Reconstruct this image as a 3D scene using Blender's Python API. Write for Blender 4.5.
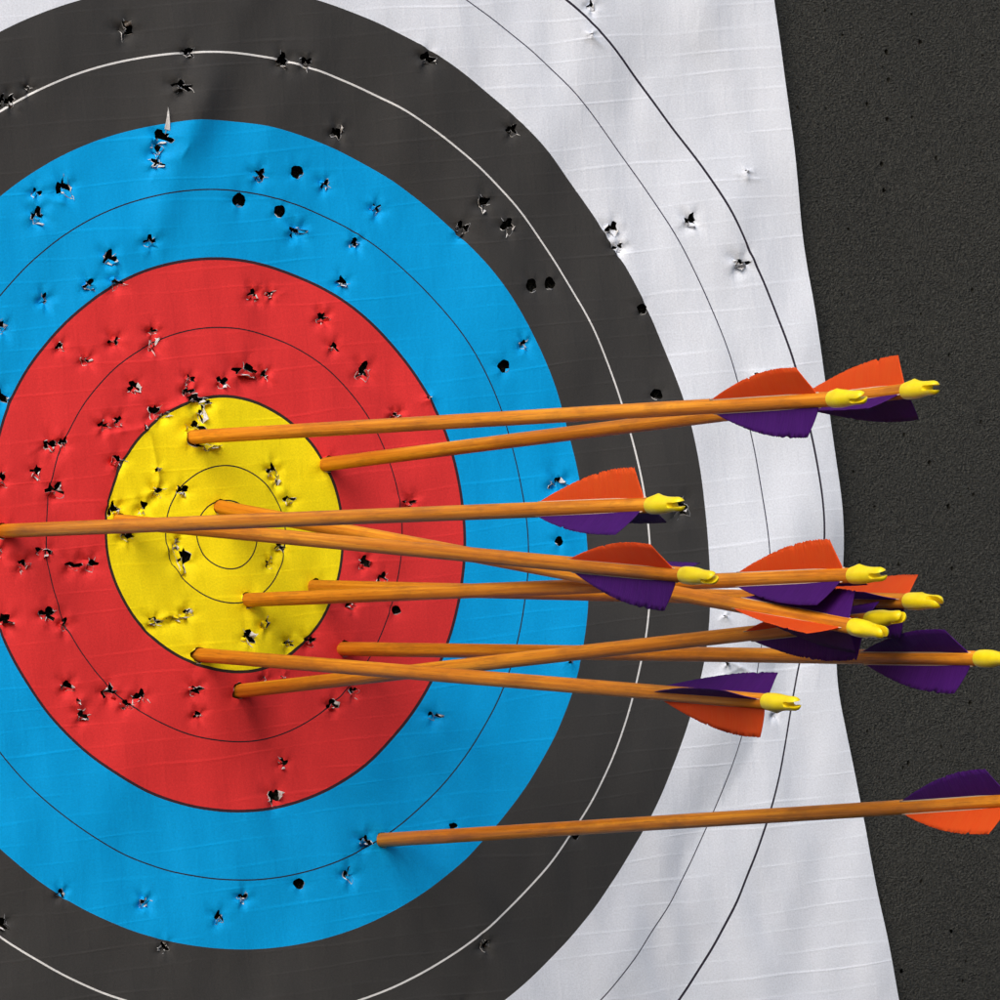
import bpy, bmesh, math, random
import numpy as np
from mathutils import Vector, Matrix, noise
from mathutils.geometry import delaunay_2d_cdt

for o in list(bpy.data.objects):
    bpy.data.objects.remove(o)
scene = bpy.context.scene
MM = 0.001

# Frame of the place: X runs to the right along the target face, Z up along it,
# -Y points out of the face towards the archer. Lengths below are millimetres
# (u = X, v = Z, n = -Y, origin at the centre of the rings).
def P(u, v, n):
    return Vector((u * MM, -n * MM, v * MM))

# ------------------------------------------------------------------ camera
CAM_POS = (-2997.45, -742.9, 5617.38)
CAM_RIGHT = (0.870399, 0.0, 0.492348)
CAM_UP = (-0.058598, 0.992892, 0.103592)
CAM_F = 11094.65
cam_data = bpy.data.cameras.new('camera')
cam = bpy.data.objects.new('camera', cam_data)
scene.collection.objects.link(cam)
r_, u_ = Vector(P(*CAM_RIGHT)).normalized(), Vector(P(*CAM_UP)).normalized()
b_ = r_.cross(u_)
cam.matrix_world = Matrix.Translation(P(*CAM_POS)) @ Matrix((r_, u_, b_)).transposed().to_4x4()
cam_data.sensor_width = 36.0
cam_data.lens = 36.0 * CAM_F / 1000.0
cam_data.clip_start = 0.5
cam_data.clip_end = 200.0
scene.camera = cam

# ------------------------------------------------------------------ light
SUN_DIR = Vector((-0.62, -0.60, 0.60)).normalized()      # from the scene towards the sun
elev = math.asin(SUN_DIR.z)
world = bpy.data.worlds.new('World')
scene.world = world
world.use_nodes = True
wn = world.node_tree.nodes
sky = wn.new('ShaderNodeTexSky')
sky.sky_type = 'NISHITA'
sky.sun_disc = False
sky.sun_elevation = elev
sky.sun_rotation = math.atan2(SUN_DIR.x, SUN_DIR.y)
sky.dust_density = 3.0
world.node_tree.links.new(sky.outputs[0], wn['Background'].inputs[0])
wn['Background'].inputs[1].default_value = 0.13
sun_data = bpy.data.lights.new('sun', 'SUN')
sun_data.energy = 1.5
sun_data.angle = math.radians(42)
sun_data.color = (1.0, 0.965, 0.92)
sun = bpy.data.objects.new('sun', sun_data)
scene.collection.objects.link(sun)
sun.rotation_euler = SUN_DIR.to_track_quat('Z', 'Y').to_euler()
sun.location = SUN_DIR * 8
scene.view_settings.view_transform = 'Standard'
scene.view_settings.look = 'None'
scene.view_settings.exposure = 0.21
scene.view_settings.gamma = 1.0
scene.view_settings.use_curve_mapping = False

# ------------------------------------------------------------------ measured layout (mm)
VIEW_SHIFT = (0.5657, 0.1377)
PAPER_ANGLE = 0.14824
HALF = 415.1
BUCKLE = """
0.0 0.0 0.0 0.0 0.0 0.0 0.0 0.0 0.0 0.0 0.0 0.0 0.0 0.0 0.0 0.0 0.0 0.0 0.0 0.0 0.0 0.0 0.0 0.0 0.0 0.0 0.0 0.0 0.0 0.0 0.0 0.0 0.0 0.0 0.0 0.0 0.0 0.0 0.0 0.0 0.0 0.0 0.0 0.0 0.0 0.0 0.0 0.0 0.0
0.0 0.0 0.0 0.0 0.0 0.0 0.0 0.0 0.0 0.0 0.0 0.0 0.0 0.0 0.0 0.0 0.0 0.0 0.0 0.0 0.0 0.0 0.0 0.0 0.0 0.0 0.0 0.0 0.0 0.0 0.0 0.0 0.0 0.0 0.0 0.0 0.0 0.0 0.0 0.0 0.0 0.0 0.0 0.0 0.0 0.0 0.0 0.0 0.0
0.0 0.0 0.0 0.0 0.0 0.0 0.0 0.0 0.0 0.0 0.0 0.0 0.0 0.0 0.0 0.0 0.0 0.0 0.0 0.0 0.0 0.0 0.0 0.0 0.0 0.0 0.0 0.0 0.0 0.0 0.0 0.0 0.0 0.0 0.0 0.0 0.0 0.0 0.0 0.0 0.0 0.0 0.0 0.0 0.0 0.0 0.1 0.1 0.1
0.0 0.0 0.0 0.0 0.0 0.0 0.0 0.0 0.0 0.0 0.0 0.0 0.0 0.0 0.0 0.0 0.0 0.0 0.0 0.0 0.0 0.0 0.0 0.0 0.0 0.0 0.0 0.0 0.0 0.0 0.0 0.0 0.0 0.0 0.0 0.0 0.0 0.0 0.0 0.0 0.0 0.0 0.0 0.0 0.0 0.1 0.1 0.2 0.2
0.0 0.0 0.0 0.0 0.0 0.0 0.0 0.0 0.0 0.0 0.0 0.0 0.0 0.0 0.0 0.0 0.0 0.0 0.0 0.0 0.0 0.0 0.0 0.0 0.0 0.0 0.0 0.0 0.0 0.0 0.0 0.0 0.0 0.0 0.1 0.1 0.1 0.1 0.0 0.0 0.0 -0.0 0.0 0.0 0.1 0.2 0.2 0.3 0.3
0.0 0.0 0.0 0.0 0.0 0.0 0.0 0.0 0.0 0.0 0.0 0.0 0.0 0.0 0.0 0.0 0.0 0.0 0.0 0.0 0.0 0.0 0.0 0.0 0.0 0.0 0.0 0.0 0.0 0.0 0.0 0.0 0.0 0.1 0.1 0.1 0.2 0.1 0.1 0.0 -0.0 -0.0 -0.0 0.0 0.1 0.2 0.3 0.4 0.5
0.0 0.0 0.0 0.0 0.0 0.0 0.0 0.0 0.0 0.0 0.0 0.0 0.0 0.0 0.0 0.0 0.0 0.0 0.0 0.0 0.0 0.0 0.0 0.0 0.0 0.0 0.0 0.0 0.0 0.0 0.0 0.0 0.1 0.1 0.2 0.2 0.2 0.2 0.0 -0.1 -0.2 -0.2 -0.1 -0.0 0.1 0.2 0.3 0.4 0.5
0.0 0.0 0.0 0.0 0.0 0.0 0.0 0.0 0.0 0.0 0.0 0.0 0.0 0.0 0.0 0.0 0.0 0.0 0.0 0.0 0.0 0.0 0.0 0.0 0.0 0.0 0.0 0.0 0.0 0.0 0.0 0.0 0.1 0.1 0.2 0.3 0.2 0.1 -0.2 -0.4 -0.5 -0.5 -0.4 -0.2 -0.1 -0.1 -0.0 0.1 0.2
0.0 0.0 0.0 0.0 0.0 0.0 0.0 0.0 0.0 0.0 0.0 0.0 0.0 0.0 0.0 0.0 0.0 0.0 0.0 0.0 0.0 0.0 0.0 0.0 0.0 0.0 -0.0 0.0 0.0 0.0 0.0 0.0 0.1 0.2 0.2 0.2 0.1 -0.3 -0.7 -1.1 -1.2 -1.1 -0.8 -0.6 -0.6 -0.6 -0.7 -0.6 -0.5
0.0 0.0 0.0 0.0 0.0 0.0 0.0 0.0 0.0 0.0 0.0 0.0 0.0 0.0 0.0 0.0 0.0 0.0 0.0 0.0 0.0 0.0 0.0 0.0 0.0 0.0 -0.0 -0.0 -0.0 0.0 0.0 0.0 0.1 0.1 0.2 0.1 -0.3 -0.9 -1.6 -2.2 -2.3 -2.0 -1.6 -1.3 -1.2 -1.4 -1.7 -1.7 -1.4
0.0 0.0 0.0 0.0 0.0 0.0 0.0 0.0 0.0 0.0 0.0 0.0 0.0 0.0 0.1 0.1 0.1 0.1 0.1 0.1 0.1 0.0 0.0 0.0 0.0 -0.0 -0.0 -0.0 -0.0 -0.0 0.0 0.0 0.0 0.1 0.0 -0.2 -0.7 -1.6 -2.6 -3.4 -3.6 -3.3 -2.7 -2.2 -2.2 -2.5 -2.8 -2.9 -2.4
0.0 0.0 0.0 0.0 0.0 0.0 0.0 0.0 0.0 0.0 0.0 0.0 0.0 0.1 0.1 0.2 0.3 0.3 0.3 0.2 0.2 0.1 0.1 0.0 0.0 -0.0 -0.0 -0.0 -0.0 -0.0 -0.0 0.0 0.0 0.0 -0.1 -0.4 -1.0 -2.1 -3.3 -4.4 -4.9 -4.6 -4.0 -3.5 -3.4 -3.7 -4.1 -4.0 -3.4
0.0 0.0 0.0 0.0 0.0 0.0 0.0 0.0 0.0 0.0 0.0 0.0 0.1 0.1 0.3 0.4 0.6 0.6 0.6 0.5 0.3 0.2 0.1 0.0 -0.0 -0.1 -0.1 -0.1 -0.1 -0.1 -0.1 -0.0 -0.0 -0.0 -0.1 -0.4 -1.1 -2.2 -3.6 -5.0 -5.8 -5.9 -5.5 -5.0 -4.9 -5.2 -5.4 -5.2 -4.2
0.0 0.0 0.0 0.0 0.0 0.0 0.0 0.0 0.0 0.0 0.0 0.0 0.1 0.2 0.5 0.7 0.9 1.0 1.0 0.8 0.6 0.4 0.2 0.0 -0.1 -0.2 -0.3 -0.3 -0.3 -0.3 -0.2 -0.1 -0.1 -0.1 -0.1 -0.4 -1.0 -2.0 -3.4 -5.0 -6.3 -7.0 -7.1 -6.9 -6.8 -7.0 -7.1 -6.5 -5.1
0.0 0.0 0.0 0.0 0.0 0.0 0.0 0.0 0.0 0.0 0.0 0.1 0.1 0.3 0.6 1.0 1.4 1.5 1.5 1.3 0.9 0.5 0.2 -0.1 -0.3 -0.6 -0.8 -0.9 -0.9 -0.7 -0.6 -0.4 -0.3 -0.2 -0.1 -0.1 -0.6 -1.5 -2.8 -4.5 -6.3 -7.7 -8.6 -8.9 -9.1 -9.2 -9.0 -7.9 -6.0
0.0 0.0 0.0 0.0 0.0 0.0 0.0 0.0 0.0 0.0 0.0 0.1 0.2 0.4 0.8 1.3 1.7 2.0 1.9 1.6 1.1 0.5 0.1 -0.3 -0.7 -1.3 -1.8 -2.1 -2.0 -1.7 -1.3 -1.0 -0.7 -0.3 0.1 0.3 0.1 -0.7 -1.9 -3.6 -5.6 -7.7 -9.5 -10.7 -11.3 -11.5 -10.8 -9.2 -6.8
0.0 0.0 0.0 0.0 0.0 0.0 0.0 0.0 0.0 0.0 0.0 0.1 0.2 0.4 0.8 1.3 1.8 2.1 2.1 1.7 1.0 0.4 -0.1 -0.4 -1.1 -2.1 -3.2 -3.9 -3.8 -3.2 -2.6 -2.1 -1.4 -0.5 0.4 1.0 0.9 0.2 -0.8 -2.2 -4.3 -6.9 -9.6 -11.8 -13.1 -13.3 -12.3 -10.1 -7.2
0.0 0.0 0.0 0.0 0.0 0.0 0.0 0.0 0.0 0.0 0.0 0.1 0.1 0.3 0.7 1.1 1.6 1.9 1.8 1.4 0.7 0.2 -0.1 -0.3 -1.1 -2.8 -4.6 -5.9 -5.9 -5.2 -4.2 -3.4 -2.4 -0.8 0.9 2.0 2.0 1.2 0.4 -0.6 -2.2 -5.0 -8.6 -12.1 -14.3 -14.7 -13.2 -10.4 -7.1
0.0 0.0 0.0 0.0 0.0 0.0 0.0 0.0 0.0 0.0 0.0 0.0 0.1 0.2 0.4 0.7 1.0 1.2 1.2 0.8 0.3 0.1 0.3 0.4 -0.4 -2.6 -5.3 -7.3 -7.7 -6.9 -5.8 -4.8 -3.3 -1.1 1.3 2.8 2.8 2.0 1.4 1.1 0.2 -2.5 -6.8 -11.7 -15.2 -16.0 -14.2 -10.8 -7.0
-0.0 -0.0 -0.0 -0.0 -0.0 -0.0 -0.0 -0.0 -0.0 -0.0 -0.0 -0.0 -0.0 -0.0 0.0 0.1 0.2 0.3 0.3 0.1 -0.1 0.2 1.1 1.7 1.0 -1.4 -4.8 -7.5 -8.5 -8.0 -7.0 -5.9 -4.2 -1.5 1.4 3.1 3.1 2.2 1.9 2.3 2.3 0.2 -4.7 -11.0 -16.1 -17.8 -15.9 -11.7 -7.3
-0.0 -0.0 -0.0 -0.0 -0.0 -0.0 -0.0 -0.0 -0.0 -0.0 -0.0 -0.0 -0.1 -0.1 -0.2 -0.3 -0.3 -0.3 -0.3 -0.4 -0.3 0.4 1.7 2.8 2.5 0.1 -3.5 -6.7 -8.3 -8.3 -7.6 -6.5 -4.8 -2.1 0.8 2.7 2.8 2.1 2.0 3.0 3.9 2.4 -2.5 -9.9 -16.6 -19.5 -17.9 -13.3 -8.1
0.0 -0.0 -0.0 -0.0 -0.0 -0.0 -0.0 -0.0 -0.0 -0.0 -0.0 -0.0 -0.1 -0.1 -0.2 -0.3 -0.3 -0.3 -0.4 -0.6 -0.5 0.3 1.6 2.8 2.8 0.9 -2.4 -5.6 -7.6 -8.1 -7.8 -6.9 -5.2 -2.7 -0.0 1.7 2.1 1.9 2.1 3.4 4.6 3.8 -0.5 -7.9 -15.4 -19.5 -18.8 -14.4 -9.0
0.0 0.0 0.0 0.0 0.0 0.0 0.0 0.0 0.0 0.0 0.0 0.0 0.1 0.2 0.3 0.5 0.6 0.4 0.1 -0.4 -0.6 -0.3 0.5 1.5 1.7 0.5 -2.0 -4.8 -6.9 -7.8 -7.7 -6.9 -5.3 -3.0 -0.7 0.9 1.6 1.8 2.3 3.4 4.6 4.4 1.5 -4.4 -11.3 -16.3 -17.1 -14.0 -9.2
0.0 0.0 0.0 0.0 0.0 0.0 0.0 0.0 0.0 0.0 0.0 0.1 0.3 0.7 1.2 1.7 2.0 1.8 1.1 0.2 -0.6 -0.9 -0.8 -0.4 -0.1 -0.6 -2.2 -4.3 -6.2 -7.2 -7.3 -6.5 -4.9 -2.8 -0.9 0.4 1.0 1.6 2.3 3.2 4.0 4.3 3.2 0.0 -5.2 -10.4 -13.0 -11.9 -8.5
0.0 0.0 0.0 0.0 0.0 0.0 0.0 0.0 0.0 0.0 0.1 0.2 0.6 1.3 2.2 3.2 3.6 3.4 2.4 1.1 0.0 -0.8 -1.3 -1.4 -1.3 -1.5 -2.4 -3.8 -5.2 -6.2 -6.3 -5.6 -4.1 -2.3 -1.0 -0.2 0.3 1.0 2.0 2.7 3.1 3.5 4.0 3.5 0.4 -4.5 -8.4 -9.2 -7.2
0.0 0.0 0.0 0.0 0.0 0.0 0.0 0.0 0.0 0.0 0.1 0.3 0.8 1.7 2.9 4.1 4.7 4.3 3.3 2.1 1.1 0.3 -0.4 -0.9 -1.2 -1.6 -2.2 -3.2 -4.2 -4.9 -5.0 -4.4 -3.1 -1.9 -1.2 -1.1 -0.9 0.1 1.4 2.2 2.2 2.3 3.5 4.6 3.2 -1.0 -5.3 -7.2 -6.1
0.0 0.0 0.0 0.0 0.0 0.0 0.0 0.0 0.0 0.0 0.1 0.4 0.9 1.8 3.1 4.2 4.7 4.5 3.7 2.9 2.4 1.9 1.3 0.6 -0.2 -1.0 -1.8 -2.6 -3.3 -3.7 -3.7 -3.2 -2.3 -1.6 -1.6 -2.0 -2.0 -0.9 0.8 1.8 1.5 1.2 2.3 3.9 3.3 -0.0 -4.0 -5.9 -5.2
0.0 0.0 0.0 0.0 0.0 0.0 0.0 0.0 0.0 0.0 0.1 0.3 0.8 1.6 2.7 3.6 4.1 4.1 3.7 3.5 3.4 3.3 2.9 2.1 1.0 -0.3 -1.4 -2.2 -2.6 -2.8 -2.7 -2.2 -1.5 -1.2 -1.6 -2.4 -2.5 -1.4 0.4 1.4 1.0 0.5 1.3 2.8 2.4 -0.3 -3.5 -5.0 -4.3
0.0 0.0 0.0 0.0 0.0 0.0 0.0 0.0 0.0 0.0 0.1 0.3 0.7 1.4 2.3 3.2 3.8 4.0 4.0 4.0 4.1 4.0 3.7 2.9 1.6 0.2 -1.0 -1.7 -1.9 -2.0 -1.9 -1.4 -0.7 -0.5 -1.0 -1.9 -2.2 -1.4 0.0 0.7 0.3 0.0 0.9 2.1 1.7 -0.6 -3.1 -4.1 -3.4
0.0 0.0 0.0 0.0 0.0 0.0 0.0 0.0 0.0 0.0 0.1 0.2 0.6 1.3 2.2 3.3 4.2 4.8 4.9 4.8 4.5 4.3 3.8 3.0 1.8 0.4 -0.5 -0.9 -1.1 -1.2 -1.2 -0.7 0.1 0.5 0.1 -0.9 -1.6 -1.2 -0.4 -0.1 -0.4 -0.3 0.8 1.8 1.1 -1.0 -2.9 -3.4 -2.7
0.0 0.0 0.0 0.0 0.0 0.0 0.0 0.0 0.0 0.0 0.1 0.2 0.6 1.3 2.4 3.7 5.0 5.7 5.8 5.4 4.8 4.2 3.6 2.7 1.6 0.4 -0.2 -0.3 -0.3 -0.5 -0.7 -0.3 0.7 1.4 1.0 -0.2 -1.2 -1.5 -1.1 -0.9 -0.9 -0.3 0.9 1.6 0.6 -1.4 -2.9 -3.1 -2.2
0.0 0.0 0.0 0.0 0.0 0.0 0.0 0.0 0.0 0.0 0.1 0.2 0.6 1.3 2.4 3.9 5.3 6.1 6.1 5.5 4.7 3.9 3.3 2.5 1.4 0.4 -0.0 0.1 0.2 -0.2 -0.6 -0.3 0.7 1.6 1.3 -0.2 -1.6 -2.2 -1.9 -1.5 -1.1 -0.4 0.7 1.1 0.0 -1.8 -2.9 -2.8 -1.9
0.0 0.0 0.0 0.0 0.0 0.0 0.0 0.0 0.0 0.0 0.1 0.2 0.5 1.1 2.2 3.5 4.7 5.4 5.3 4.7 4.0 3.6 3.2 2.6 1.6 0.6 0.1 0.1 0.1 -0.4 -0.9 -0.7 0.3 1.2 0.8 -0.8 -2.5 -3.0 -2.5 -1.7 -1.2 -0.7 -0.0 0.1 -0.7 -1.9 -2.5 -2.3 -1.5
0.0 0.0 0.0 0.0 0.0 0.0 0.0 0.0 0.0 0.0 0.0 0.2 0.4 1.0 1.8 2.9 3.8 4.2 4.0 3.5 3.2 3.2 3.4 3.3 2.5 1.4 0.5 0.1 -0.2 -0.7 -1.1 -0.9 0.0 0.7 0.2 -1.5 -3.1 -3.5 -2.7 -1.6 -1.1 -1.0 -1.0 -1.0 -1.3 -1.7 -1.9 -1.6 -1.0
0.0 0.0 0.0 0.0 0.0 0.0 0.0 0.0 0.0 0.0 0.0 0.2 0.4 1.0 1.8 2.7 3.4 3.5 3.0 2.5 2.5 3.1 3.9 4.3 3.8 2.6 1.3 0.3 -0.2 -0.6 -0.8 -0.4 0.4 0.8 0.1 -1.6 -3.1 -3.5 -2.7 -1.6 -1.1 -1.2 -1.4 -1.4 -1.3 -1.2 -1.1 -0.8 -0.5
0.0 0.0 0.0 0.0 0.0 0.0 0.0 0.0 0.0 0.0 0.1 0.2 0.5 1.2 2.1 3.1 3.6 3.5 2.8 2.2 2.2 3.1 4.5 5.4 5.2 3.9 2.2 0.8 0.1 -0.1 0.1 0.7 1.2 1.2 0.4 -1.2 -2.7 -3.4 -3.2 -2.4 -1.7 -1.3 -1.2 -1.0 -0.7 -0.5 -0.3 -0.2 -0.2
0.0 0.0 0.0 0.0 0.0 0.0 0.0 0.0 0.0 0.0 0.1 0.2 0.6 1.4 2.5 3.6 4.3 4.1 3.2 2.4 2.3 3.3 4.9 6.2 6.2 5.0 3.1 1.5 0.8 0.8 1.3 1.8 2.0 1.6 0.7 -0.6 -2.1 -3.4 -4.3 -4.2 -3.2 -2.0 -1.0 -0.3 0.0 0.2 0.2 0.1 0.0
0.0 0.0 0.0 0.0 0.0 0.0 0.0 0.0 0.0 0.0 0.1 0.3 0.7 1.5 2.7 3.9 4.6 4.5 3.6 2.7 2.5 3.4 5.0 6.4 6.7 5.7 4.0 2.5 1.9 2.1 2.5 2.7 2.4 1.7 0.9 -0.1 -1.4 -3.3 -5.2 -5.9 -5.0 -3.1 -1.2 0.1 0.5 0.6 0.4 0.2 0.1
0.0 0.0 0.0 0.0 0.0 0.0 0.0 0.0 0.0 0.0 0.1 0.2 0.6 1.4 2.5 3.6 4.4 4.3 3.5 2.7 2.5 3.1 4.5 5.9 6.6 6.1 4.9 3.7 3.2 3.3 3.5 3.3 2.5 1.6 0.8 0.3 -0.7 -2.6 -4.9 -6.2 -5.6 -3.5 -1.2 0.3 0.8 0.8 0.5 0.3 0.1
0.0 0.0 0.0 0.0 0.0 0.0 0.0 0.0 0.0 0.0 0.1 0.2 0.5 1.1 2.0 2.9 3.5 3.5 3.0 2.3 2.1 2.6 3.7 5.0 5.8 6.0 5.4 4.7 4.3 4.2 4.0 3.3 2.2 1.2 0.6 0.5 0.0 -1.4 -3.5 -4.9 -4.6 -2.8 -0.7 0.6 1.1 0.9 0.6 0.3 0.1
0.0 0.0 0.0 0.0 0.0 0.0 0.0 0.0 0.0 0.0 0.0 0.1 0.3 0.7 1.3 2.0 2.4 2.5 2.1 1.7 1.5 1.8 2.7 3.7 4.7 5.2 5.3 5.1 4.7 4.3 3.7 2.8 1.6 0.5 0.1 0.2 0.3 -0.3 -1.6 -2.7 -2.7 -1.6 -0.1 0.9 1.1 0.9 0.6 0.3 0.1
0.0 0.0 0.0 0.0 0.0 0.0 0.0 0.0 0.0 0.0 0.0 0.1 0.2 0.4 0.8 1.1 1.4 1.4 1.3 1.0 0.9 1.1 1.7 2.5 3.3 4.0 4.4 4.4 4.1 3.6 2.8 1.9 0.8 -0.1 -0.5 -0.2 0.2 0.2 -0.4 -1.0 -1.2 -0.7 0.1 0.7 0.9 0.7 0.4 0.2 0.1
0.0 0.0 0.0 0.0 0.0 0.0 0.0 0.0 0.0 0.0 0.0 0.0 0.1 0.2 0.4 0.6 0.7 0.7 0.6 0.5 0.5 0.6 0.9 1.4 2.0 2.6 3.1 3.1 2.9 2.4 1.8 1.0 0.1 -0.6 -0.9 -0.7 -0.2 0.2 0.1 -0.2 -0.4 -0.3 0.0 0.3 0.4 0.3 0.2 0.1 0.0
0.0 0.0 0.0 0.0 0.0 0.0 0.0 0.0 0.0 0.0 0.0 0.0 0.0 0.1 0.2 0.2 0.3 0.3 0.3 0.2 0.2 0.3 0.4 0.7 1.1 1.5 1.7 1.8 1.7 1.3 0.9 0.4 -0.2 -0.7 -0.9 -0.8 -0.4 -0.0 0.1 -0.1 -0.2 -0.3 -0.2 -0.1 0.0 0.0 0.0 0.0 0.0
0.0 0.0 0.0 0.0 0.0 0.0 0.0 0.0 0.0 0.0 0.0 0.0 0.0 0.0 0.1 0.1 0.1 0.1 0.1 0.1 0.1 0.1 0.2 0.3 0.5 0.7 0.8 0.9 0.8 0.6 0.4 0.1 -0.2 -0.5 -0.7 -0.6 -0.4 -0.2 -0.0 -0.1 -0.2 -0.2 -0.3 -0.2 -0.2 -0.1 -0.0 -0.0 -0.0
0.0 0.0 0.0 0.0 0.0 0.0 0.0 0.0 0.0 0.0 0.0 0.0 0.0 0.0 0.0 0.0 0.0 0.0 0.0 0.0 0.0 0.0 0.1 0.1 0.2 0.3 0.3 0.3 0.3 0.2 0.1 -0.0 -0.2 -0.3 -0.4 -0.4 -0.3 -0.1 -0.1 -0.1 -0.1 -0.2 -0.2 -0.2 -0.1 -0.1 -0.0 -0.0 -0.0
0.0 0.0 0.0 0.0 0.0 0.0 0.0 0.0 0.0 0.0 0.0 0.0 0.0 0.0 0.0 0.0 0.0 0.0 0.0 0.0 0.0 0.0 0.0 0.0 0.1 0.1 0.1 0.1 0.1 0.1 0.0 -0.0 -0.1 -0.1 -0.2 -0.2 -0.1 -0.1 -0.0 -0.0 -0.1 -0.1 -0.1 -0.1 -0.1 -0.1 -0.0 -0.0 -0.0
0.0 0.0 0.0 0.0 0.0 0.0 0.0 0.0 0.0 0.0 0.0 0.0 0.0 0.0 0.0 0.0 0.0 0.0 0.0 0.0 0.0 0.0 0.0 0.0 0.0 0.0 0.0 0.0 0.0 0.0 0.0 -0.0 -0.0 -0.0 -0.1 -0.1 -0.0 -0.0 -0.0 -0.0 -0.0 -0.0 -0.0 -0.0 -0.0 -0.0 -0.0 -0.0 -0.0
0.0 0.0 0.0 0.0 0.0 0.0 0.0 0.0 0.0 0.0 0.0 0.0 0.0 0.0 0.0 0.0 0.0 0.0 0.0 0.0 0.0 0.0 0.0 0.0 0.0 0.0 0.0 0.0 0.0 0.0 0.0 -0.0 -0.0 -0.0 -0.0 -0.0 -0.0 -0.0 -0.0 -0.0 -0.0 -0.0 -0.0 -0.0 -0.0 -0.0 -0.0 -0.0 -0.0
"""
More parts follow.
